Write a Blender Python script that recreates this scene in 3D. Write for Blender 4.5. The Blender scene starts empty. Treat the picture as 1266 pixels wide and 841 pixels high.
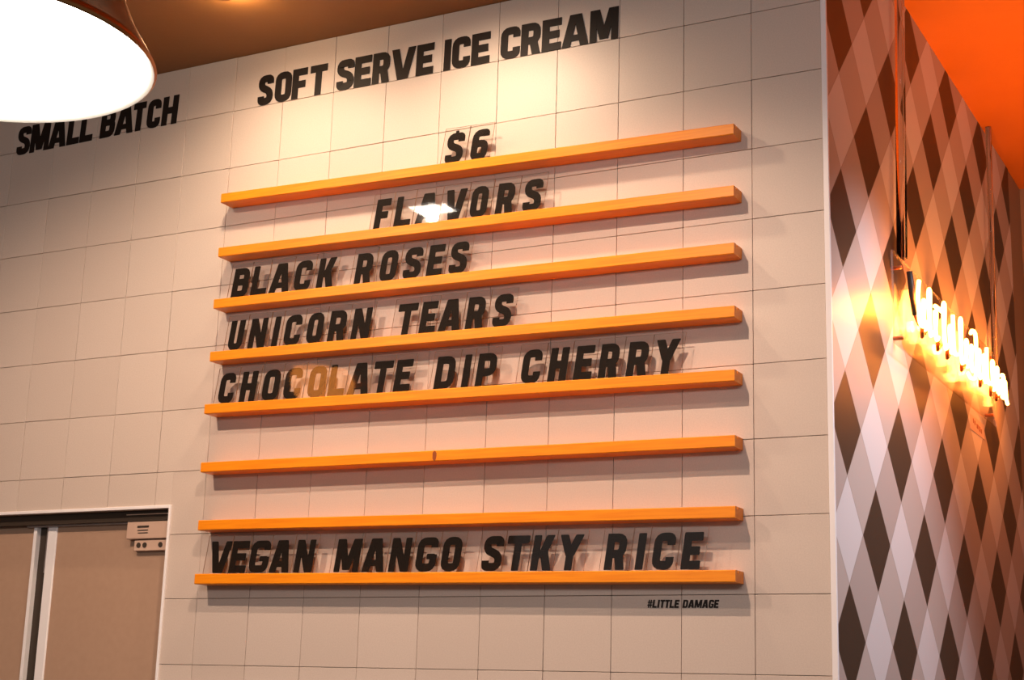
import bpy, bmesh, math, random
from mathutils import Vector, Matrix

random.seed(7)
S = bpy.context.scene
COL = S.collection

# ------------------------------------------------------------------ camera
cam_d = bpy.data.cameras.new('camera')
cam = bpy.data.objects.new('camera', cam_d)
COL.objects.link(cam)
F_PX = 1914.59
cam_d.sensor_fit = 'HORIZONTAL'
cam_d.sensor_width = 36.0
cam_d.lens = F_PX / 1266 * 36.0
cam_d.clip_start = 0.02
_R = Vector((0.8822286, 0.4699155, 0.0291896))
_U = Vector((0.0834085, -0.2170073, 0.9726000))
_F = Vector((-0.4633742, 0.8556210, 0.2306450))
cam.matrix_world = Matrix((
    (_R.x, _U.x, -_F.x, 1.3330),
    (_R.y, _U.y, -_F.y, -3.7985),
    (_R.z, _U.z, -_F.z, 1.5502),
    (0, 0, 0, 1)))
S.camera = cam

# ------------------------------------------------------------------ world and exposure
w = bpy.data.worlds.new('world')
S.world = w
w.use_nodes = True
w.node_tree.nodes['Background'].inputs[0].default_value = (0.97, 0.90, 0.90, 1)
w.node_tree.nodes['Background'].inputs[1].default_value = 0.13
S.view_settings.view_transform = 'Standard'
S.view_settings.look = 'None'
S.view_settings.gamma = 1
S.view_settings.exposure = 0.36
S.view_settings.use_curve_mapping = False

CEIL = 3.64       # ceiling over the counter
CEIL2 = 3.82      # ceiling over the aisle beside the patterned wall

# ------------------------------------------------------------------ lights
def light(kind, name, loc, target, energy, color, size=0.05, angle=90, blend=0.6, sy=None):
    d = bpy.data.lights.new(name, kind)
    d.energy = energy
    d.color = color
    if kind == 'SPOT':
        d.shadow_soft_size = size
        d.spot_size = math.radians(angle)
        d.spot_blend = blend
    elif kind == 'AREA':
        d.size = size
        if sy:
            d.shape = 'RECTANGLE'
            d.size_y = sy
    else:
        d.shadow_soft_size = size
    o = bpy.data.objects.new(name, d)
    COL.objects.link(o)
    o.location = loc
    o.rotation_euler = (Vector(target) - Vector(loc)).to_track_quat('-Z', 'Y').to_euler()
    return o

WARM = (1.0, 0.685, 0.50)
# soft neutral fill added behind the camera, stands for no real window
light('AREA', 'front_fill_light', (1.0, -6.3, 3.33), (-0.6, 0, 2.3), 62, (0.98, 0.91, 0.88), 3.2, sy=0.5)
light('SPOT', 'aisle_fill_spot', (1.45, .30, 3.74), (0.21, .45, 1.65), 190, (.93, .93, 1.0), .04, 62, 1.0)  # unseen spot added to brighten the lower patterned wall
# row of downlights 1.35 m off the tiled wall
for lx, ly, en in ((-2.02, -1.72, 100), (-0.40, -1.34, 96)):
    light('SPOT', 'row_downlight', (lx, ly, CEIL - .04), (lx, -0.55, 1.2), en, WARM, 0.02, 118, .8)
# two wall washers close to the wall
for lx, en in ((-1.53, 21), (-0.80, 26)):
    light('SPOT', 'wall_washer', (lx, -0.45, CEIL - .06), (lx, -0.16, 2.6), en, (1.0, .72, .5), 0.03, 158, 1.0)
# warm lamp over the aisle: lights the orange ceiling and the top of the patterned wall
light('AREA', 'aisle_uplight', (1.55, 1.3, 2.3), (1.45, 1.3, 3.9), 7.5, (1.0, 0.62, 0.26), 0.5)

# ------------------------------------------------------------------ materials
def mat(name, color, rough=.5, metal=0., spec=.5):
    m = bpy.data.materials.new(name)
    m.use_nodes = True
    b = m.node_tree.nodes['Principled BSDF']
    b.inputs['Base Color'].default_value = (*color, 1)
    b.inputs['Roughness'].default_value = rough
    b.inputs['Metallic'].default_value = metal
    b.inputs['Specular IOR Level'].default_value = spec
    return m

class G:
    """tiny node helper"""
    def __init__(s, m):
        s.nt = m.node_tree
        s.bsdf = s.nt.nodes.get('Principled BSDF')
    def n(s, t, **k):
        x = s.nt.nodes.new(t)
        for a, v in k.items():
            setattr(x, a, v)
        return x
    def l(s, a, b):
        s.nt.links.new(a, b)
    def math(s, op, a, b=None):
        x = s.n('ShaderNodeMath', operation=op)
        for i, v in enumerate((a, b)):
            if v is None: continue
            if isinstance(v, (int, float)): x.inputs[i].default_value = v
            else: s.l(v, x.inputs[i])
        return x.outputs[0]
    def mix(s, f, a, b, bt='MIX'):
        x = s.n('ShaderNodeMix', data_type='RGBA', blend_type=bt)
        for i, v in ((0, f), (6, a), (7, b)):
            if isinstance(v, (int, float)): x.inputs[i].default_value = v
            elif isinstance(v, tuple): x.inputs[i].default_value = (*v, 1)
            else: s.l(v, x.inputs[i])
        return x.outputs[2]
    def noise(s, scale, detail=3, vec=None, rough=.5):
        x = s.n('ShaderNodeTexNoise')
        x.inputs['Scale'].default_value = scale
        x.inputs['Detail'].default_value = detail
        x.inputs['Roughness'].default_value = rough
        if vec is not None: s.l(vec, x.inputs['Vector'])
        return x.outputs[0]
    def obj(s, scale=(1, 1, 1)):
        t = s.n('ShaderNodeTexCoord'); m = s.n('ShaderNodeMapping')
        m.inputs['Scale'].default_value = scale
        s.l(t.outputs['Object'], m.inputs['Vector'])
        return m.outputs[0]
    def bump(s, h, strength=.2, dist=.002):
        b = s.n('ShaderNodeBump')
        b.inputs['Strength'].default_value = strength
        b.inputs['Distance'].default_value = dist
        s.l(h, b.inputs['Height']); s.l(b.outputs[0], s.bsdf.inputs['Normal'])

# wall tile: cream, faintly speckled, tone drifts tile to tile
M_tile = mat('wall_tile', (.62, .53, .48), .5)
g = G(M_tile)
oi = g.n('ShaderNodeObjectInfo')
c1 = g.mix(oi.outputs['Random'], (.70, .605, .53), (.655, .56, .487))
sp = g.n('ShaderNodeMapRange'); sp.inputs[1].default_value = .35; sp.inputs[2].default_value = .65
sp.inputs[3].default_value = 0; sp.inputs[4].default_value = .35
g.l(g.noise(260, 3, g.obj(), .7), sp.inputs[0])
g.l(g.mix(sp.outputs[0], c1, (.50, .425, .37)), g.bsdf.inputs['Base Color'])
g.bump(g.noise(30, 3, g.obj()), .12, .002)

M_grout = mat('grout', (.34, .26, .215), .9)
M_white = mat('white_paint', (.80, .77, .76), .45)
M_trim = mat('corner_bead_white', (.92, .90, .92), .3)
M_black = mat('black_vinyl', (.012, .008, .006), .6, spec=.3)
M_print = mat('black_print', (.010, .007, .005), .6, spec=.15)

def ceiling_mat(name, a, b):
    m = mat(name, a, .55)
    g = G(m)
    g.l(g.mix(g.noise(6, 4, g.obj()), a, b), g.bsdf.inputs['Base Color'])
    g.bump(g.noise(160, 3, g.obj()), .25, .002)
    return m
M_ceil = ceiling_mat('brown_ceiling', (.36, .17, .052), (.29, .135, .038))
M_ceil2 = ceiling_mat('orange_ceiling', (.80, .215, .014), (.74, .19, .012))

# stained wood
def wood(name, a, b, axis_scale):
    m = mat(name, a, .42)
    g = G(m)
    n1 = g.noise(9, 5, g.obj(axis_scale), .6)
    r = g.n('ShaderNodeMapRange'); r.inputs[1].default_value = .35; r.inputs[2].default_value = .68
    g.l(n1, r.inputs[0])
    g.l(g.mix(r.outputs[0], a, b), g.bsdf.inputs['Base Color'])
    g.bump(n1, .15, .001)
    return m
M_wood = wood('orange_stained_pine', (.98, .33, .004), (.86, .24, .002), (.6, 14, 14))
M_knot = mat('wood_knot', (.30, .06, .006), .5)
M_floor = wood('floor_boards', (.09, .06, .04), (.06, .04, .028), (3, 22, 3))

# clear acrylic for thin sheets: mostly passes light straight through, mirrors at the surface
def acrylic(name, tint, gloss_rough=.03, base=.04):
    m = bpy.data.materials.new(name); m.use_nodes = True
    nt = m.node_tree; nt.nodes.clear()
    g = G(m)
    out = g.n('ShaderNodeOutputMaterial')
    tr = g.n('ShaderNodeBsdfTransparent'); tr.inputs[0].default_value = (*tint, 1)
    gl = g.n('ShaderNodeBsdfGlossy'); gl.inputs['Roughness'].default_value = gloss_rough
    fr = g.n('ShaderNodeLayerWeight'); fr.inputs['Blend'].default_value = .5
    f = g.math('ADD', g.math('MULTIPLY', g.math('POWER', fr.outputs['Facing'], 5), .8 if not base else .6), base + .035)
    mx = g.n('ShaderNodeMixShader')
    g.l(f, mx.inputs[0]); g.l(tr.outputs[0], mx.inputs[1]); g.l(gl.outputs[0], mx.inputs[2])
    g.l(mx.outputs[0], out.inputs[0])
    return m
M_card = acrylic('clear_acrylic', (.985, .98, .975), base=0.)
M_panel = acrylic('clear_acrylic_backer', (.97, .95, .93), .12, .001)
M_tube = mat('clear_cable_sleeve', (.93, .86, .82), .05)
M_tube.node_tree.nodes['Principled BSDF'].inputs['Transmission Weight'].default_value = 1
M_tube.node_tree.nodes['Principled BSDF'].inputs['IOR'].default_value = 1.22
M_edge = mat('acrylic_cut_edge', (.42, .27, .18), .25)
M_edge2 = mat('acrylic_bright_edge', (.85, .55, .32), .2)

M_edge3 = acrylic('clear_acrylic_edge', (1.0, .86, .70), .2, .22)

# harlequin wallpaper: argyle of long diamonds (flat print)
def harlequin():
    m = mat('harlequin_wallpaper', (.5, .5, .5), .46, spec=.45)
    g = G(m)
    tc = g.n('ShaderNodeTexCoord')
    sx = g.n('ShaderNodeSeparateXYZ'); g.l(tc.outputs['Object'], sx.inputs[0])
    a = g.math('DIVIDE', g.math('SUBTRACT', sx.outputs[1], .1221), .2749)
    b = g.math('DIVIDE', g.math('SUBTRACT', sx.outputs[2], 2.3008), .2801)
    u = g.math('ADD', a, b); v = g.math('SUBTRACT', a, b)
    def par(x):      # 1 where round(x) is odd
        r = g.math('FLOOR', g.math('ADD', x, .5))
        return g.math('ABSOLUTE', g.math('MODULO', r, 2))
    pu, pv = par(u), par(v)
    # thin outline along the band edges
    def line(x):
        f = g.math('ABSOLUTE', g.math('SUBTRACT', g.math('FRACT', g.math('ADD', x, 100)), .5))
        return g.math('LESS_THAN', f, .011)
    c0 = g.mix(pv, (.030, .019, .010), (.52, .43, .39))
    c1 = g.mix(pv, (.46, .37, .335), (.70, .64, .635))
    c = g.mix(pu, c0, c1)
    ln = g.math('MAXIMUM', line(u), line(v))
    isd = g.math('MAXIMUM', pu, pv)
    lf = g.math('MULTIPLY', g.math('MULTIPLY', ln, isd), .45)
    c = g.mix(lf, c, (.22, .15, .11))
    nz = g.noise(300, 2, g.obj())
    c = g.mix(g.math('MULTIPLY', nz, .12), c, (.30, .24, .20))
    g.l(c, g.bsdf.inputs['Base Color'])
    return m
M_harl = harlequin()

def emis(name, color, strength):
    m = bpy.data.materials.new(name); m.use_nodes = True
    nt = m.node_tree; nt.nodes.clear()
    e = nt.nodes.new('ShaderNodeEmission'); o = nt.nodes.new('ShaderNodeOutputMaterial')
    e.inputs[0].default_value = (*color, 1); e.inputs[1].default_value = strength
    nt.links.new(e.outputs[0], o.inputs[0])
    return m
M_neon = emis('neon_glow', (1.0, .30, .055), 20)
M_lampglow = emis('lamp_diffuser_glow', (1.0, .86, .72), 11)
M_spotglow = emis('downlight_lens_glow', (1.0, .88, .75), 30)
M_brass = mat('bronze_shade', (.42, .19, .06), .28, 1.0)
M_enamel = mat('white_enamel', (.9, .87, .82), .4)
M_alu = mat('brushed_aluminium', (.70, .69, .70), .32, .85)
M_alu_l = mat('pale_aluminium', (.93, .92, .93), .4, .0)
M_dark = mat('dark_gap', (.045, .032, .022), .6)
M_tan = mat('tan_laminate', (.50, .31, .205), .5)
g = G(M_tan); g.l(g.mix(g.noise(40, 4, g.obj()), (.50, .335, .235), (.44, .29, .20)), g.bsdf.inputs['Base Color'])
M_box = mat('beige_plastic', (.66, .47, .36), .5)
M_cable = mat('black_rubber', (.02, .015, .012), .5)
M_bend = mat('unlit_tube_paint', (.42, .10, .015), .3)
M_sticker = mat('pale_sticker', (.75, .55, .45), .5)
M_counter = mat('counter_top', (.55, .50, .46), .4)

# ------------------------------------------------------------------ mesh helpers
def link(name, bm, mats, parent=None, loc=None):
    me = bpy.data.meshes.new(name)
    bmesh.ops.recalc_face_normals(bm, faces=bm.faces)
    bm.to_mesh(me); bm.free()
    for m in (mats if isinstance(mats, (list, tuple)) else [mats]):
        me.materials.append(m)
    o = bpy.data.objects.new(name, me)
    COL.objects.link(o)
    if parent: o.parent = parent
    if loc: o.location = loc
    return o

def tag(o, label=None, cat=None, group=None, kind=None):
    if label: o['label'] = label
    if cat: o['category'] = cat
    if group: o['group'] = group
    if kind: o['kind'] = kind
    return o

def empty(name, loc=(0, 0, 0), parent=None):
    o = bpy.data.objects.new(name, None)
    o.empty_display_size = .05
    o.location = loc
    COL.objects.link(o)
    if parent: o.parent = parent
    return o

def box(bm, x0, x1, y0, y1, z0, z1, mi=0, bevel=0.):
    vs = [bm.verts.new((x, y, z)) for x in (x0, x1) for y in (y0, y1) for z in (z0, z1)]
    fs = []
    for q in ((0, 1, 3, 2), (4, 6, 7, 5), (0, 4, 5, 1), (2, 3, 7, 6), (0, 2, 6, 4), (1, 5, 7, 3)):
        f = bm.faces.new([vs[i] for i in q]); f.material_index = mi; fs.append(f)
    if bevel:
        es = list({e for f in fs for e in f.edges})
        bmesh.ops.bevel(bm, geom=es, offset=bevel, segments=1, affect='EDGES')
    return fs

def tube(bm, pts, r, seg=8, mi=0, cap=True):
    pts = [Vector(p) for p in pts]
    rings = []
    up = None
    for i, p in enumerate(pts):
        t = (pts[min(i + 1, len(pts) - 1)] - pts[max(i - 1, 0)]).normalized()
        if up is None:
            up = Vector((1, 0, 0)) if abs(t.x) < .8 else Vector((0, 0, 1))
        a = (up - t * up.dot(t)).normalized(); b = t.cross(a); up = a
        rr = r[i] if isinstance(r, (list, tuple)) else r
        rings.append([bm.verts.new(p + rr * (math.cos(k * 2 * math.pi / seg) * a + math.sin(k * 2 * math.pi / seg) * b)) for k in range(seg)])
    for A, B in zip(rings, rings[1:]):
        for k in range(seg):
            f = bm.faces.new((A[k], A[(k + 1) % seg], B[(k + 1) % seg], B[k])); f.material_index = mi; f.smooth = True
    if cap:
        for R_ in (rings[0], rings[-1]):
            f = bm.faces.new(R_); f.material_index = mi

def lathe(bm, prof, seg=48, mi=0, c=(0, 0)):
    rings = []
    for r, z in prof:
        rings.append([bm.verts.new((c[0] + r * math.cos(k * 2 * math.pi / seg), c[1] + r * math.sin(k * 2 * math.pi / seg), z)) for k in range(seg)])
    for A, B in zip(rings, rings[1:]):
        for k in range(seg):
            f = bm.faces.new((A[k], A[(k + 1) % seg], B[(k + 1) % seg], B[k])); f.material_index = mi; f.smooth = True
    return rings

# ------------------------------------------------------------------ lettering: own condensed block face
def arc_path(pts, radii, closed):
    out = []
    n = len(pts)
    for i in range(n):
        p = Vector(pts[i])
        r = radii[i] if isinstance(radii, (list, tuple)) else radii
        if (not closed and i in (0, n - 1)) or r <= 0:
            out.append((p, None)); continue
        a = (Vector(pts[i - 1]) - p); b = (Vector(pts[(i + 1) % n]) - p)
        la, lb = a.length, b.length
        a.normalize(); b.normalize()
        d = min(r, la * .5, lb * .5)
        P0 = p + a * d; P2 = p + b * d
        for k in range(5):
            t = k / 4
            out.append(((1 - t) ** 2 * P0 + 2 * t * (1 - t) * p + t * t * P2, None))
    return [o[0] for o in out]

def strokes_of(ch, W, t, r):
    """list of ('path', pts, radii, closed) and ('poly', pts) in a box W x 1"""
    h = t / 2
    X0, X1, Y0, Y1 = h, W - h, h, 1 - h
    P = []
    bar = lambda x0, x1, y0, y1: P.append(('poly', [(x0, y0), (x1, y0), (x1, y1), (x0, y1)]))
    par = lambda xb, yb, xt, yt, wd: P.append(('poly', [(xb, yb), (xb + wd, yb), (xt + wd, yt), (xt, yt)]))
    path = lambda pts, rad, closed=False: P.append(('path', pts, rad, closed))
    td = t * 1.12
    if ch == 'A':
        cx = W / 2; par(0, 0, cx - td * .72, 1, td); par(W - td, 0, cx - td * .28, 1, td); bar(W * .25, W * .75, .17, .17 + t * .8)
    elif ch == 'B':
        path([(X0, Y0), (X1, Y0), (X1, .52), (X0, .52)], [0, r, r * .8, 0], True)
        path([(X0, .52), (X1 - .01, .52), (X1 - .01, Y1), (X0, Y1)], [0, r * .8, r, 0], True)
    elif ch == 'C':
        path([(X1, .66), (X1, Y1), (X0, Y1), (X0, Y0), (X1, Y0), (X1, .34)], r)
    elif ch == 'D':
        path([(X0, Y0), (X1, Y0), (X1, Y1), (X0, Y1)], [0, r * 1.2, r * 1.2, 0], True)
    elif ch == 'E':
        bar(0, t, 0, 1); bar(t * .9, W, 1 - t, 1); bar(t * .9, W, 0, t); bar(t * .9, W * .9, .5 - h, .5 + h)
    elif ch == 'F':
        bar(0, t, 0, 1); bar(t * .9, W, 1 - t, 1); bar(t * .9, W * .9, .47 - h, .47 + h)
    elif ch == 'G':
        path([(X1, .70), (X1, Y1), (X0, Y1), (X0, Y0), (X1, Y0), (X1, .50)], r); bar(W * .5, W - h * .6, .52 - t * .7, .52)
    elif ch == 'H':
        bar(0, t, 0, 1); bar(W - t, W, 0, 1); bar(t * .9, W - t * .9, .5 - h, .5 + h)
    elif ch == 'I':
        bar((W - t) / 2, (W + t) / 2, 0, 1)
    elif ch == 'K':
        bar(0, t, 0, 1); par(t * .7, .36, W - td, 1, td); par(W - td, 0, t * .9, .60, td)
    elif ch == 'L':
        bar(0, t, 0, 1); bar(t * .9, W, 0, t)
    elif ch == 'M':
        s_ = t * .92
        bar(0, s_, 0, 1); bar(W - s_, W, 0, 1); par(W / 2 - td * .5, .06, s_ * .25, 1, td * .95); par(W / 2 - td * .45, .06, W - s_ * .25 - td * .95, 1, td * .95)
    elif ch == 'N':
        s_ = t * .95
        bar(0, s_, 0, 1); bar(W - s_, W, 0, 1); par(W - td * 1.05, 0, 0, 1, td)
    elif ch == 'O':
        path([(X0, Y0), (X1, Y0), (X1, Y1), (X0, Y1)], r, True)
    elif ch == 'P':
        bar(0, t, 0, 1); path([(X0, .42), (X1, .42), (X1, Y1), (X0, Y1)], [0, r, r, 0], True)
    elif ch == 'R':
        bar(0, t, 0, 1); path([(X0, .44), (X1, .44), (X1, Y1), (X0, Y1)], [0, r, r, 0], True); par(W - td * .98, 0, W * .42, .46, td)
    elif ch in 'S$':
        path([(X1, .70), (X1, Y1), (X0, Y1), (X0, .60), (X1, .44), (X1, Y0), (X0, Y0), (X0, .30)], r)
        if ch == '$': bar(W / 2 - h * .5, W / 2 + h * .5, .95, 1.07); bar(W / 2 - h * .5, W / 2 + h * .5, -.06, .05)
    elif ch == 'T':
        bar(0, W, 1 - t, 1); bar((W - t) / 2, (W + t) / 2, 0, 1 - t * .9)
    elif ch == 'U':
        path([(X0, 1), (X0, Y0), (X1, Y0), (X1, 1)], r)
    elif ch == 'V':
        cx = W / 2; par(cx - td * .72, 0, 0, 1, td); par(cx - td * .28, 0, W - td, 1, td)
    elif ch == 'Y':
        par(W / 2 - td * .5, .40, 0, 1, td); par(W / 2 - td * .5, .40, W - td, 1, td); bar(W / 2 - h, W / 2 + h, 0, .46)
    elif ch == '6':
        path([(X0, Y0), (X1, Y0), (X1, .54), (X0, .54)], r * .9, True); path([(X0, .3), (X0, Y1), (X1, Y1), (X1, .76)], r)
    elif ch == '#':
        s_ = t * .55
        bar(W * .2, W * .2 + s_, 0, 1); bar(W * .62, W * .62 + s_, 0, 1); bar(0, W, .27, .27 + s_); bar(0, W, .62, .62 + s_)
    return P

def glyph_bm(bm, ch, x, z, W, H, t, r, slant, y, depth, round_ends=0., mi=0, shear_z=0.):
    """solid letter standing in the XZ plane, its face at y, going back by depth"""
    k = math.tan(math.radians(slant))
    def put(p, yy):
        return bm.verts.new((x + (p[0] + k * p[1]) * H, yy, z + p[1] * H + shear_z * p[0] * H))
    for si, s_ in enumerate(strokes_of(ch, W / H, t, r)):
        if si: y += .00005; depth -= .00005
        if s_[0] == 'poly':
            pts = s_[1]
            if round_ends:
                pts = arc_path(pts, [round_ends] * len(pts), True)
            F = [put(p, y) for p in pts]; B = [put(p, y + depth) for p in pts]
            n = len(F)
            bm.faces.new(F).material_index = mi
            bm.faces.new(B[::-1]).material_index = mi
            for i in range(n):
                bm.faces.new((F[i], B[i], B[(i + 1) % n], F[(i + 1) % n])).material_index = mi
        else:
            _, pts, rad, closed = s_
            c = arc_path(pts, rad, closed)
            n = len(c)
            L, Rr = [], []
            for i in range(n):
                a = c[i - 1] if (i or closed) else c[i]
                b = c[(i + 1) % n] if (i < n - 1 or closed) else c[i]
                d1 = (c[i] - a); d2 = (b - c[i])
                if d1.length < 1e-9: d1 = d2
                if d2.length < 1e-9: d2 = d1
                d1 = d1.normalized(); d2 = d2.normalized()
                m_ = (d1 + d2).normalized()
                nn = Vector((-m_.y, m_.x))
                q = max(.5, nn.dot(Vector((-d1.y, d1.x))))
                L.append(c[i] + nn * (t / 2 / q)); Rr.append(c[i] - nn * (t / 2 / q))
            rng = range(n) if closed else range(n - 1)
            FL = [put(p, y) for p in L]; FR = [put(p, y) for p in Rr]
            BL = [put(p, y + depth) for p in L]; BR = [put(p, y + depth) for p in Rr]
            for i in rng:
                j = (i + 1) % n
                for q in ((FL[i], FR[i], FR[j], FL[j]), (BL[i], BL[j], BR[j], BR[i]), (FL[i], FL[j], BL[j], BL[i]), (FR[i], BR[i], BR[j], FR[j])):
                    bm.faces.new(q).material_index = mi
            if not closed:
                for i in (0, n - 1):
                    bm.faces.new((FL[i], BL[i], BR[i], FR[i])).material_index = mi

# ================================================================== SETTING
XR = .21                       # plane of the patterned wall
WX0, WX1, WZ0, WZ1 = -3.9, -1.935, 1.06, 2.13     # pass-through opening in the tiled wall
LEFT = -4.4

bm = bmesh.new()
GY = .010
box(bm, LEFT, XR - .012, GY, .12, WZ1, CEIL)
box(bm, WX1, XR - .012, GY, .12, 0, WZ1)
box(bm, LEFT, WX0, GY, .12, 0, WZ1)
box(bm, WX0, WX1, GY, .12, 0, WZ0)
wall = link('wall_back', bm, M_grout)
tag(wall, 'pale cream wall of large square tiles behind the menu shelves', kind='structure')

Z_R0 = 3.447
TS = .2
gap = .0007
def tile_rects(x0, x1, z0, z1):
    """clip a tile to the opening"""
    if x1 <= WX1 and x0 >= WX0 and z1 <= WZ1 and z0 >= WZ0: return []
    ox = x0 < WX1 and x1 > WX0; oz = z0 < WZ1 and z1 > WZ0
    if not (ox and oz): return [(x0, x1, z0, z1)]
    out = []
    if x1 > WX1: out.append((max(x0, WX1), x1, z0, z1))
    if z1 > WZ1: out.append((x0, min(x1, WX1), WZ1, z1))
    if x0 < WX0: out.append((x0, WX0, z0, z1))
    if z0 < WZ0: out.append((x0, min(x1, WX1), z0, WZ0))
    return out
cache = {}
stuff = bmesh.new()
for c in range(0, 22):
    for r in range(0, 19):
        x1 = .2 - .2 * c - gap; x0 = x1 - TS + 2 * gap
        z1 = Z_R0 + TS - TS * r - gap; z0 = z1 - TS + 2 * gap
        if r == 0: z1 = CEIL - .001
        if x1 > XR - .013: x1 = XR - .013
        for (a, b, cc, d) in tile_rects(x0, x1, z0, z1):
            if b - a < .012 or d - cc < .012: continue
            jy = random.uniform(-.0005, .0005)
            if c <= 15 and r <= 11:
                key = (round(b - a, 3), round(d - cc, 3))
                if key not in cache:
                    bb = bmesh.new()
                    box(bb, -(b - a) / 2, (b - a) / 2, 0, GY, -(d - cc) / 2, (d - cc) / 2, bevel=.0008)
                    o = link('tile', bb, M_tile, wall); cache[key] = o.data
                else:
                    o = bpy.data.objects.new('tile', cache[key]); COL.objects.link(o); o.parent = wall
                o.location = ((a + b) / 2, jy, (cc + d) / 2)
            else:
                box(stuff, a, b, jy, GY, max(cc, 0), d)
o = link('tile_field', stuff, M_tile, wall); o['kind'] = 'stuff'

# patterned wall to the right, running away from the corner
bm = bmesh.new(); box(bm, XR - .2, XR, .122, 2.62, 0, CEIL2)
box(bm, XR - .02, XR, 0.004, .122, 0, CEIL2)
wr = link('wall_right', bm, M_harl)
tag(wr, 'harlequin wallpaper wall of long dark, pale and taupe diamonds', kind='structure')
# far return wall where the patterned wall ends
M_far = mat('far_wall_paint', (.30, .20, .13), .6)
bm = bmesh.new(); box(bm, XR - .2, 4.0, 2.90, 3.0, 0, CEIL2)
tag(link('wall_far', bm, M_far), kind='structure')
bm = bmesh.new(); box(bm, XR - .2, XR - .003, 2.62, 2.90, 0, CEIL2)
tag(link('wall_recess', bm, M_far), kind='structure')
M_lw = mat('left_wall_paint', (.22, .13, .08), .7)
bm = bmesh.new(); box(bm, LEFT - .1, LEFT, -7.0, .12, 0, CEIL)
tag(link('wall_left', bm, M_lw), kind='structure')
# white corner bead
bm = bmesh.new()
box(bm, XR - .012, XR + .003, -.003, .006, 0, CEIL + .18, bevel=.001)
tag(link('trim_1', bm, M_trim), 'thin white corner bead between the tiles and the diamonds', kind='structure')
# ceilings
bm = bmesh.new(); box(bm, LEFT, XR - .012, -7.0, .12, CEIL, CEIL + .25)
tag(link('ceiling', bm, M_ceil), 'brown painted ceiling above the tiled wall', kind='structure')
bm = bmesh.new(); box(bm, XR - .012, 4.0, -7.0, 3.0, CEIL2, CEIL2 + .07)
tag(link('ceiling_aisle', bm, M_ceil2), 'orange painted ceiling above the patterned wall', kind='structure')
bm = bmesh.new(); box(bm, LEFT, 4.0, -7.0, 3.0, -.05, 0)
tag(link('floor', bm, M_floor), kind='structure')

# ------------------------------------------------------------------ pass-through window
win = empty('window_1', (WX1, 0, WZ0))
tag(win, 'pass-through opening with tan sliding panels and thin white frame at lower left', kind='structure')
def wpart(name, m, *bxs, bevel=0):
    bm = bmesh.new()
    for b in bxs: box(bm, *b, bevel=bevel)
    o = link(name, bm, m, win); o.matrix_parent_inverse = Matrix.Translation(-win.location)
    return o
D = .05
wpart('frame_head', M_alu_l, (WX0, WX1 + .003, -.005, .02, WZ1 + .001, WZ1 + .011), bevel=.001)
wpart('frame_side', M_alu_l, (WX1 - .002, WX1 + .007, -.0055, .02, WZ0, WZ1 + .011), bevel=.001)
wpart('head_bar', M_dark, (WX0, WX1 - .002, .022, .06, 2.097, WZ1 + .004))
wpart('head_bead', M_box, (-2.13, WX1 - .002, .018, .023, 2.1165, 2.119))
wpart('head_track', M_alu, (-2.58, -2.03, .036, .062, 2.091, 2.0985))
wpart('side_lining', M_white, (WX1, WX1 + .02, .12, .14, WZ0, WZ1))
wpart('sliding_panel', M_tan, (WX0, -2.552, D, D + .02, WZ0, 2.10))
wpart('sliding_panel', M_tan, (-2.452, WX1 + .001, D, D + .02, WZ0, 2.10))
wpart('panel_edge_strip', M_alu_l, (-2.552, -2.538, D - .008, D + .01, WZ0, 2.092))
wpart('panel_gap', M_dark, (-2.538, -2.493, D + .010, D + .03, WZ0, 2.10))
wpart('gap_filler', M_alu, (-2.500, -2.488, D, D + .02, 1.94, 2.092))
wpart('panel_stile', M_alu_l, (-2.493, -2.452, D - .005, D + .015, WZ0, 2.092), bevel=.003)
wpart('sill', M_counter, (WX0, WX1, -.03, D, WZ0 - .03, WZ0))

# small equipment box hanging inside the opening
BL = Vector((-2.06, D, 2.0))
bx = empty('control_box', BL)
tag(bx, 'small beige box with vent slots and round holes inside the opening', 'control box')
def bpart(name, m, bm, parent=bx):
    o = link(name, bm, m, parent)
    o.matrix_parent_inverse = Matrix.Translation(-BL)
    return o
bm = bmesh.new(); box(bm, -2.130, WX1 - .004, D - .025, D - .001, 2.040, 2.0965, bevel=.002); bpart('housing', M_box, bm)
bm = bmesh.new(); box(bm, -2.100, WX1 - .004, D - .018, D - .001, 2.002, 2.037, bevel=.002); bpart('socket_strip', M_box, bm)
for z_, h_, x0, x1 in ((2.0790, .006, -2.085, -2.038), (2.0675, .0025, -2.083, -2.040), (2.0590, .0025, -2.081, -2.040)):
    bm = bmesh.new(); box(bm, x0, x1, D - .0265, D - .024, z_ - h_ / 2, z_ + h_ / 2); bpart('vent_slot', M_dark, bm)
for x_ in (-2.080, -2.055, -1.990):
    bm = bmesh.new(); tube(bm, [(x_, D - .0200, 2.0205), (x_, D - .015, 2.0205)], .0085, 14); bpart('round_hole', M_dark, bm)

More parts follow.
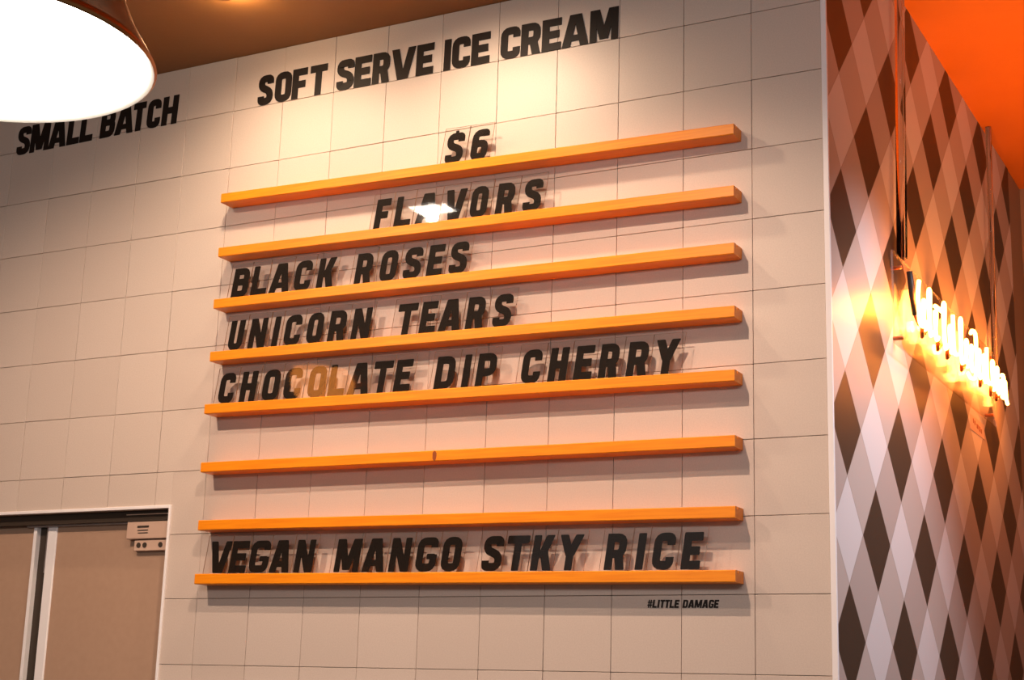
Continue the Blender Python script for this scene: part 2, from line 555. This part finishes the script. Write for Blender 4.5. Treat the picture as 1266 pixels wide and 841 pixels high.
# ================================================================== SHELVES
SD = .062      # depth
SH = .031      # height
XL, XRt = -1.770, -.030
shelf_z = [(3.137, 3.1035), (2.954, 2.9275), (2.7835, 2.7675), (2.612, 2.5945), (2.444, 2.4225), (2.2600, 2.2495), (2.0805, 2.0660), (1.9170, 1.9040)]
left_x = [-1.774, -1.768, -1.771, -1.770, -1.776, -1.773, -1.766, -1.764]
desc = ['topmost orange wooden ledge, holding the price characters',
        'second orange wooden ledge from the top, holding the FLAVORS tiles',
        'third orange wooden ledge from the top, holding the BLACK ROSES tiles',
        'fourth orange wooden ledge from the top, holding the UNICORN TEARS tiles',
        'fifth orange wooden ledge from the top, holding the CHOCOLATE DIP CHERRY tiles',
        'empty orange wooden ledge with a dark knot, sixth from the top',
        'empty orange wooden ledge right above the VEGAN MANGO STKY RICE tiles',
        'lowest orange wooden ledge, holding the VEGAN MANGO STKY RICE tiles']
def shelf_top(i, x):
    a, b = shelf_z[i]
    return a + (b - a) * (x - XL) / (XRt - XL)
GROOVE_Y0, GROOVE_Y1 = -.0435, -.0385
for i, ((zl, zr), d_) in enumerate(zip(shelf_z, desc)):
    root = empty('picture_ledge', (left_x[i], 0, zl - SH))
    tag(root, d_, 'shelf', 'wooden ledges of the menu board')
    bm = bmesh.new()
    # cross-section with a card groove along the top
    prof = [(-.0, 0), (-.0, SH), (GROOVE_Y1, SH), (GROOVE_Y1, SH - .008), (GROOVE_Y0, SH - .008), (GROOVE_Y0, SH), (-SD + .002, SH), (-SD, SH - .002), (-SD, .002), (-SD + .002, 0)]
    L = XRt - left_x[i]
    dz = zr - zl
    A = [bm.verts.new((0, y, z)) for y, z in prof]; B = [bm.verts.new((L, y, z + dz)) for y, z in prof]
    n = len(prof)
    for k in range(n):
        bm.faces.new((A[k], A[(k + 1) % n], B[(k + 1) % n], B[k]))
    for R_ in (A, B):
        # end caps as two pieces round the groove
        bm.faces.new([R_[k] for k in (0, 1, 2, 3, 9)])
        bm.faces.new([R_[k] for k in (3, 4, 9)])
        bm.faces.new([R_[k] for k in (4, 5, 6, 7, 8, 9)])
    link('board', bm, M_wood, root)
    ks = {5: [(.8430, .5, .007, .0145)], 0: [], 1: []}.get(i, [])
    for fx, fz, rx, rz in ks:
        bm = bmesh.new()
        vs = [bm.verts.new((fx + rx * math.cos(a * .5236) * random.uniform(.8, 1.1), -SD - .0004, SH * fz + dz * fx / L + rz * math.sin(a * .5236))) for a in range(12)]
        bm.faces.new(vs)
        vb = [bm.verts.new((v.co.x, -SD + .0004, v.co.z)) for v in vs]
        for k in range(12): bm.faces.new((vs[k], vs[(k + 1) % 12], vb[(k + 1) % 12], vb[k]))
        link('knot', bm, M_knot, root)
# ------------------------------------------------------------------ image ray helper: measured baselines -> positions on the card plane
Cc = Vector((1.3330, -3.7985, 1.5502))
def ray(px, py):
    return (_R * ((px - 633) / F_PX) + _U * ((420.5 - py) / F_PX) + _F)
def x_at(px, z, y):
    """X on plane y at height z that was measured at image column px"""
    a = px - 633
    # solve R.(P-C)*F_PX = a * F.(P-C)
    k1 = F_PX * _R - a * _F
    return Cc.x - (k1.y * (y - Cc.y) + k1.z * (z - Cc.z)) / k1.x

# ================================================================== LETTER TILES
CY = -.0410            # mid-plane of the acrylic cards
CT = .0026             # card thickness
LH = .096              # letter height
SL = 8.3
TH = .235              # stroke in units of letter height
rows = [
 (0, [('$6', 530, [('$', 108, 240), ('6', 297, 422)])]),
 (1, [('FLAVORS', 440, [('F', 122, 228), ('L', 272, 396), ('A', 430, 587), ('V', 640, 797), ('O', 835, 962), ('R', 1028, 1158), ('S', 1230, 1366)])]),
 (2, [('BLACK', 260, [('B', 145, 264), ('L', 290, 407), ('A', 425, 577), ('C', 608, 730), ('K', 780, 907)]),
      ('ROSES', 420, [('R', 98, 220), ('O', 282, 407), ('S', 458, 590), ('E', 635, 752), ('S', 800, 934)])]),
 (3, [('UNICORN', 260, [('U', 118, 224), ('N', 270, 394), ('I', 443, 492), ('C', 532, 652), ('O', 700, 817), ('R', 862, 987), ('N', 1038, 1172)]),
      ('TEARS', 450, [('T', 222, 368), ('E', 400, 517), ('A', 542, 707), ('R', 745, 877), ('S', 945, 1082)])]),
 (4, [('CHOCOLATE', 240, [('C', 165, 278), ('H', 325, 440), ('O', 490, 613), ('C', 650, 776), ('O', 830, 958), ('L', 985, 1108)]),
      ('CHOCOLATE', 410, [('A', 105, 265), ('T', 283, 425), ('E', 450, 572)]),
      ('DIP', 410, [('D', 752, 895), ('I', 955, 1012), ('P', 1060, 1202)]),
      ('CHERRY', 510, [('C', 795, 937), ('H', 998, 1135)]),
      ('CHERRY', 660, [('E', 285, 421), ('R', 470, 612), ('R', 678, 830), ('Y', 878, 1060)])]),
 (7, [('VEGAN', 240, [('V', 88, 247), ('E', 247, 373), ('G', 393, 535), ('A', 548, 698), ('N', 732, 868)]),
      ('MANGO', 400, [('M', 68, 248), ('A', 275, 440), ('N', 475, 622), ('G', 670, 822), ('O', 860, 1002)]),
      ('STKY', 570, [('S', 140, 287), ('T', 312, 477), ('K', 508, 662), ('Y', 700, 880)]),
      ('RICE', 700, [('R', 275, 425), ('I', 507, 562), ('C', 627, 787), ('E', 847, 990)])]),
]
rowname = {0: 'price', 1: 'FLAVORS', 2: 'BLACK ROSES', 3: 'UNICORN TEARS', 4: 'CHOCOLATE DIP CHERRY', 7: 'VEGAN MANGO STKY RICE'}
where = {0: 'on the top ledge', 1: 'on the second ledge', 2: 'on the third ledge', 3: 'on the fourth ledge', 4: 'on the fifth ledge', 7: 'on the lowest ledge'}
ordn = ['first', 'second', 'third']
for ri, words in rows:
    # gather per word
    seq = []
    for word, x0, ls in words:
        for ch, a, b in ls:
            zb = shelf_top(ri, -1) + .004
            pa = x0 + a / 6.029; pb = x0 + b / 6.029
            xa = x_at(pa, zb, CY); zb = shelf_top(ri, xa)
            xa = x_at(pa, zb, CY); xb = x_at(pb, zb, CY)
            seq.append([word, ch, xa, xb])
    for j, (word, ch, xa, xb) in enumerate(seq):
        prevx = seq[j - 1][3] if j and seq[j - 1][0] == word else None
        nextx = seq[j + 1][2] if j + 1 < len(seq) and seq[j + 1][0] == word else None
        ca = (xa + prevx) / 2 + .0006 if prevx is not None else xa - .012
        cb = (xb + nextx) / 2 - .0006 if nextx is not None else xb + .012
        wlet = [s_ for s_ in seq if s_[0] == word]
        same = [s_ for s_ in wlet if s_[1] == ch]
        nth = [k for k, s_ in enumerate(same) if s_[2] == xa][0]
        pos = [k for k, s_ in enumerate(wlet) if s_[2] == xa][0]
        if word == '$6':
            lab = 'clear acrylic tile with a black %s, %s of the price on the top ledge' % (('dollar sign', 'left')[0:2] if ch == '$' else ('figure six', 'right'))
        elif len(same) > 1:
            lab = 'clear acrylic tile with black letter %s, the %s %s of %s %s' % (ch, ordn[nth] if nth < len(same) - 1 or len(same) > 2 else 'last', ch, word, where[ri])
        else:
            lab = 'clear acrylic tile with black letter %s of the word %s %s' % (ch, word, where[ri])
        zb = shelf_top(ri, (xa + xb) / 2)
        z0 = zb - .0065; z1 = zb + .116
        tl = (shelf_z[ri][1] - shelf_z[ri][0]) / (XRt - XL)
        root = empty('letter_tile', (ca, CY, z0))
        tag(root, lab, 'letter tile', 'letter tiles of the %s row' % rowname[ri])
        k = math.tan(math.radians(SL))
        bm = bmesh.new()
        wd = cb - ca; hh = z1 - z0
        # the slanted card: bottom edge ca..cb at the letter baseline
        off = -k * (zb - z0)
        pts = [(off, 0), (off + wd, tl * wd), (off + wd + k * hh, hh + tl * wd), (off + k * hh, hh)]
        F_ = [bm.verts.new((p[0], -CT / 2, p[1])) for p in pts]; B_ = [bm.verts.new((p[0], CT / 2, p[1])) for p in pts]
        bm.faces.new(F_); bm.faces.new(B_[::-1])
        for q in range(4):
            f = bm.faces.new((F_[q], B_[q], B_[(q + 1) % 4], F_[(q + 1) % 4])); f.material_index = 1
        link('card', bm, [M_card, M_edge], root)
        bm = bmesh.new()
        gw = xb - xa
        t = TH if ch not in 'MN' else TH * .98
        glyph_bm(bm, ch, xa - ca, zb - z0 + .004, gw, LH, t, .17, SL, CT / 2 + .0002, .0006, round_ends=.035, shear_z=tl)
        link('letter', bm, M_print, root)
        # cards lean very slightly, each a little differently
        root.rotation_euler = (math.radians(random.uniform(-.25, .25)), 0, math.radians(random.uniform(-.5, .5)) if word != 'FLAVORS' else 0)

# ================================================================== WALL LETTERING
def wall_text(name, label, items, zb0, zb1, zt0, zt1, xa, xb, t, slant, r, nat):
    """items (char, left px, right px); baseline height runs zb0 -> zb1 between xa and xb"""
    root = empty(name, (xa, 0, zb0))
    tag(root, label, 'lettering')
    for ch, a, b in items:
        zb = (zb0 + zb1) / 2
        X0 = x_at(a, zb, 0)
        f = (X0 - xa) / (xb - xa); zb = zb0 + (zb1 - zb0) * f; H = (zt0 + (zt1 - zt0) * f) - zb
        X0 = x_at(a, zb + H * .0, 0); X1 = x_at(b, zb, 0)
        bm = bmesh.new()
        glyph_bm(bm, ch, X0 - xa, zb - zb0, X1 - X0, H, t, r, slant, -.003, .0022, shear_z=(zb1 - zb0) / (xb - xa))
        link('letter', bm, M_black, root)
    return root
k2 = 5.258
soft = [('S', 200 + 622 / k2, 200 + 718 / k2), ('O', 200 + 732 / k2, 200 + 838 / k2), ('F', 200 + 843 / k2, 200 + 938 / k2), ('T', 200 + 958 / k2, 200 + 1068 / k2),
        ('S', 400 + 82 / k2, 400 + 192 / k2), ('E', 400 + 197 / k2, 400 + 305 / k2), ('R', 400 + 315 / k2, 400 + 425 / k2), ('V', 400 + 436 / k2, 400 + 592 / k2), ('E', 400 + 600 / k2, 400 + 712 / k2),
        ('I', 400 + 778 / k2, 400 + 826 / k2), ('C', 400 + 833 / k2, 400 + 950 / k2), ('E', 400 + 959 / k2, 400 + 1079 / k2),
        ('C', 580 + 203 / k2, 580 + 328 / k2), ('R', 580 + 335 / k2, 580 + 460 / k2), ('E', 580 + 472 / k2, 580 + 596 / k2), ('A', 580 + 603 / k2, 580 + 775 / k2), ('M', 580 + 784 / k2, 580 + 968 / k2)]
wall_text('wall_lettering', 'large flat black words SOFT SERVE ICE CREAM near the top of the tiled wall', soft, 3.4480, 3.4470, 3.5520, 3.5475, -1.6734, -.4046, .235, 1.2, .17, 0)
small = [('S', 105, 188), ('M', 192, 312), ('A', 313, 425), ('L', 432, 510), ('L', 516, 598), ('B', 648, 740), ('A', 743, 862), ('T', 856, 935), ('C', 950, 1035), ('H', 1048, 1147)]
wall_text('wall_lettering', 'flat black words SMALL BATCH on the tiled wall below the white lamp', [(c, a / k2, b / k2) for c, a, b in small], 3.4340, 3.4430, 3.5400, 3.5460, -2.7697, -2.05, .225, 2.5, .16, 0)
lit = '#LITTLE DAMAGE'
ws = {'#': 50, 'L': 44, 'I': 22, 'T': 46, 'E': 46, ' ': 30, 'D': 52, 'A': 62, 'M': 76, 'G': 52}
items = []; x = 197.
tot = sum(ws[c] for c in lit) + 7 * (len(lit) - 1)
sc = (1052 - 197) / tot
for c in lit:
    if c != ' ': items.append((c, 780 + x / 9.74, 780 + (x + ws[c] * sc) / 9.74))
    x += (ws[c] + 7) * sc
wall_text('wall_lettering', 'tiny black words #LITTLE DAMAGE under the lowest ledge, toward its right end', items, 1.8145, 1.8130, 1.8350, 1.8338, -.297, -.0961, .21, 9, .12, 0)

# ================================================================== PENDANT LAMP
LX, LY, LZ, LR = -.472, -2.250, 2.500, .281
lamp = empty('pendant_lamp', (LX, LY, LZ))
tag(lamp, 'large bronze pendant lamp with a glowing white opening at upper left', 'lamp')
bm = bmesh.new()
lathe(bm, [(LR, 0), (LR + .004, .004), (LR - .004, .018), (LR - .030, .06), (LR - .052, .11), (LR - .062, .17), (LR - .075, .24), (LR - .12, .31), (.10, .345), (.045, .36), (.035, .42), (.0, .42)], 64)
link('shade', bm, M_brass, lamp)
bm = bmesh.new()
lathe(bm, [(LR, 0), (LR - .006, .003), (LR - .012, .018), (LR - .036, .06), (LR - .058, .11), (LR - .07, .17), (LR - .083, .235), (.10, .33), (0, .335)], 64)
link('shade_lining', bm, M_enamel, lamp)
bm = bmesh.new()
rings = lathe(bm, [(0.001, .022), (LR - .05, .024), (LR - .016, .022), (LR - .016, .026), (0.001, .03)], 64)
link('diffuser', bm, M_lampglow, lamp)
bm = bmesh.new(); tube(bm, [(0, 0, .42), (0, 0, CEIL - LZ - .03)], .006, 10); link('rod', bm, M_brass, lamp)
bm = bmesh.new(); lathe(bm, [(.0, CEIL - LZ - .035), (.055, CEIL - LZ - .03), (.06, CEIL - LZ)], 32); link('canopy', bm, M_brass, lamp)

# ceiling-mounted spot head just above the top of the picture: its back glow falls on the ceiling
hd = empty('spot_head', (-1.53, -.42, CEIL))
tag(hd, 'small bronze ceiling spot close to the tiled wall, glowing onto the brown ceiling', 'ceiling light')
bm = bmesh.new(); tube(bm, [(0, 0, 0), (0, 0, -.02)], .03, 20); link('base', bm, M_brass, hd)
light('POINT', 'spot_head_glow', (-1.50, -.40, CEIL - .045), (-1.5, -.4, 0), 1.7, (1.0, .62, .30), .02)
# ceiling downlights (the row that lights the ledges, and the two washers near the wall)
def downlight(x, y, label, r=.045):
    root = empty('downlight', (x, y, CEIL))
    tag(root, label, 'ceiling light', 'downlights in the brown ceiling')
    bm = bmesh.new()
    lathe(bm, [(r + .012, 0), (r + .012, -.006), (r, -.006), (r, -.001)], 28); link('trim_ring', bm, M_enamel, root)
    bm = bmesh.new()
    vs = [bm.verts.new((r * math.cos(a * math.pi / 14), r * math.sin(a * math.pi / 14), -.002)) for a in range(28)]
    bm.faces.new(vs); link('lens', bm, M_spotglow, root)
downlight(-.55, -1.34, 'round downlight in the brown ceiling, in front of the shelves')
sq = empty('light_panel', (-2.02, -1.72, CEIL))
tag(sq, 'small rectangular light panel in the brown ceiling, mirrored in the FLAVORS tiles', 'ceiling light')
bm = bmesh.new(); box(bm, -.077, .077, -.102, .102, -.008, 0); link('frame', bm, M_enamel, sq)
bm = bmesh.new(); box(bm, -.065, .065, -.09, .09, -.0095, -.0081); link('lens', bm, M_spotglow, sq)

# round globe pendant off to the left, mirrored in the CHOCOLATE tiles
gl_ = empty('globe_pendant', (-2.97, -2.29, 2.92))
tag(gl_, 'bronze pendant with a warm glowing globe left of the big white lamp', 'lamp')
M_globe = emis('globe_glow', (1.0, .30, .045), 5.5)
bm = bmesh.new(); lathe(bm, [(.001, 0)] + [(.13 * math.sin(a * math.pi / 12), .13 - .13 * math.cos(a * math.pi / 12)) for a in range(1, 11)], 32)
link('globe', bm, M_globe, gl_)
bm = bmesh.new(); lathe(bm, [(.19, .16), (.185, .18), (.13, .25), (.06, .30), (.0, .31)], 40); link('shade', bm, M_brass, gl_)
bm = bmesh.new(); tube(bm, [(0, 0, .30), (0, 0, CEIL - 2.92)], .006, 8); link('rod', bm, M_brass, gl_)

# ================================================================== NEON SIGN on its clear backer
sign = empty('neon_sign', (XR, .58, 2.60))
tag(sign, 'glowing white-orange script neon sign on a clear panel on the diamond wall', 'neon sign')
def spart(name, m, bm, parent=sign):
    o = link(name, bm, m, parent)
    if parent is sign: o.matrix_parent_inverse = Matrix.Translation(-sign.location)
    return o
PX = XR + .025
bm = bmesh.new()
fs = box(bm, PX - .003, PX + .003, .545, 2.00, 2.606, 2.885)
for f in fs:
    n_ = f.calc_center_median()
    if abs(n_.x - PX) < .001: f.material_index = 1
spart('backer_panel', [M_panel, M_edge3], bm)
for y_, z_ in ((.634, 2.6396), (1.93, 2.640), (.634, 2.855), (1.93, 2.855)):
    bm = bmesh.new(); tube(bm, [(XR, y_, z_), (PX + .006, y_, z_)], .006, 10); spart('standoff_bolt', M_bend, bm)
# script strokes (y, z) in the plane of the tubes
NX = XR + .06
def script(pts):
    # smooth catmull
    P_ = [Vector((NX, p[0], p[1])) for p in pts]
    out = []
    for i in range(len(P_) - 1):
        a = P_[max(i - 1, 0)]; b = P_[i]; c = P_[i + 1]; d = P_[min(i + 2, len(P_) - 1)]
        for k in range(4):
            t = k / 4
            out.append(.5 * ((2 * b) + (c - a) * t + (2 * a - 5 * b + 4 * c - d) * t * t + (3 * b - a - 3 * c + d) * t ** 3))
    out.append(P_[-1])
    return out
def Z(y, u):      # u 0 = base of the writing, 1 = top of tall letters
    return 2.700 + .012 * (y - .7) + u * .125
def stroke(lst):
    bm = bmesh.new(); tube(bm, script([(y, Z(y, u)) for y, u in lst]), .0068, 8)
    return spart('neon_tube', M_neon, bm)
def letters(y0, hs, dy):
    pts = []
    y = y0
    for h_ in hs:
        pts += [(y, .10), (y + dy * .30, h_), (y + dy * .05, h_ * .95), (y + dy * .18, -.02), (y + dy * .62, .06)]
        y += dy
    return pts
stroke([(.72, 1.06), (.70, .55), (.715, .05), (.76, .0), (.80, .18)])
stroke(letters(.76, (.62, 1.0, .62), .075))
stroke([(.92, .80), (1.02, .84)])
stroke(letters(1.03, (1.02, .6), .08))
stroke([(1.17, 1.02), (1.17, .08), (1.22, .05)])
stroke(letters(1.27, (1.04, .62, .6), .078))
stroke([(1.44, 1.0), (1.47, 1.12), (1.52, 1.02), (1.50, -.05), (1.42, -.28), (1.37, -.22)])
stroke(letters(1.55, (.68, .66), .08))
stroke([(1.70, 1.02), (1.69, .2), (1.72, .02), (1.76, .1)])
stroke(letters(1.78, (.72, .66), .08))
stroke([(1.94, .58), (1.99, .62), (1.99, .02), (1.94, .0), (1.92, .3), (1.97, .5), (2.02, .5)])
stroke([(2.02, .5), (2.03, .0), (2.05, -.12)])
# the light the tubes give off
for y_ in (.70, 1.02, 1.38, 1.74, 2.02):
    L_ = light('POINT', 'neon_light', (NX + .035, y_, Z(y_, .5)), (NX, y_, 0), 6, (1.0, .24, .025), .02)
# unlit doubled-back bends below the writing
for y_ in (.79, .99, 1.12, 1.33, 1.62, 1.80, 1.90):
    bm = bmesh.new()
    P_ = [Vector((NX - .004, y_ - .025, Z(y_, .02))), Vector((NX - .008, y_ - .02, Z(y_, -.12))), Vector((NX - .012, y_, Z(y_, -.2))), Vector((NX - .012, y_ + .02, Z(y_, -.12))), Vector((NX - .006, y_ + .028, Z(y_, .0)))]
    tube(bm, P_, .006, 8); spart('tube_bend', M_bend, bm)
# black end cap at the left
bm = bmesh.new(); tube(bm, [(PX + .02, .668, 2.850), (PX + .022, .684, 2.79), (PX + .024, .700, 2.722)], [.009, .010, .007], 10); spart('end_cap', M_cable, bm)
bm = bmesh.new(); tube(bm, [(PX + .024, .700, 2.722), (PX + .028, .730, 2.70), (PX + .03, .75, 2.712)], .005, 8); spart('tube_bend', M_bend, bm)

# clear cable sleeves from the ceiling to the sign
def sleeve(y_top, y_bot, zb, label, r):
    root = empty('cable_sleeve', (XR + .025, y_bot, zb))
    tag(root, label, 'cable sleeve', 'clear cable sleeves of the neon sign')
    bm = bmesh.new(); tube(bm, [(0, 0, 0), (0, (y_top - y_bot) * .5, (CEIL2 - zb) * .5), (0, y_top - y_bot, CEIL2 - zb)], r, 16)
    link('tube', bm, M_tube, root)
    bm = bmesh.new(); tube(bm, [(.006, .004, 0), (.007, (y_top - y_bot) * .5, (CEIL2 - zb) * .5), (.006, y_top - y_bot, CEIL2 - zb)], .0016, 6)
    link('wire', bm, M_edge2, root)
    return root
sleeve(.735, .665, 2.89, 'clear vertical cable sleeve between ceiling and left end of the neon sign', .016)
sleeve(2.10, 2.02, 2.72, 'clear vertical cable sleeve between ceiling and right end of the neon sign', .011)
# small sticker below the sign
bm = bmesh.new(); box(bm, XR, XR + .001, 1.66, 1.90, 2.545, 2.60)
st = link('sticker', bm, M_sticker)
tag(st, 'small pale sticker with faint writing on the wall below the neon sign', 'sticker')
for (y0, y1, z0, z1) in ((1.71, 1.725, 2.575, 2.592), (1.735, 1.75, 2.572, 2.588), (1.77, 1.80, 2.566, 2.582), (1.81, 1.83, 2.562, 2.580), (1.84, 1.855, 2.560, 2.575)):
    bm = bmesh.new(); box(bm, XR + .001, XR + .0016, y0, y1, z0, z1); link('mark', bm, M_bend, st)
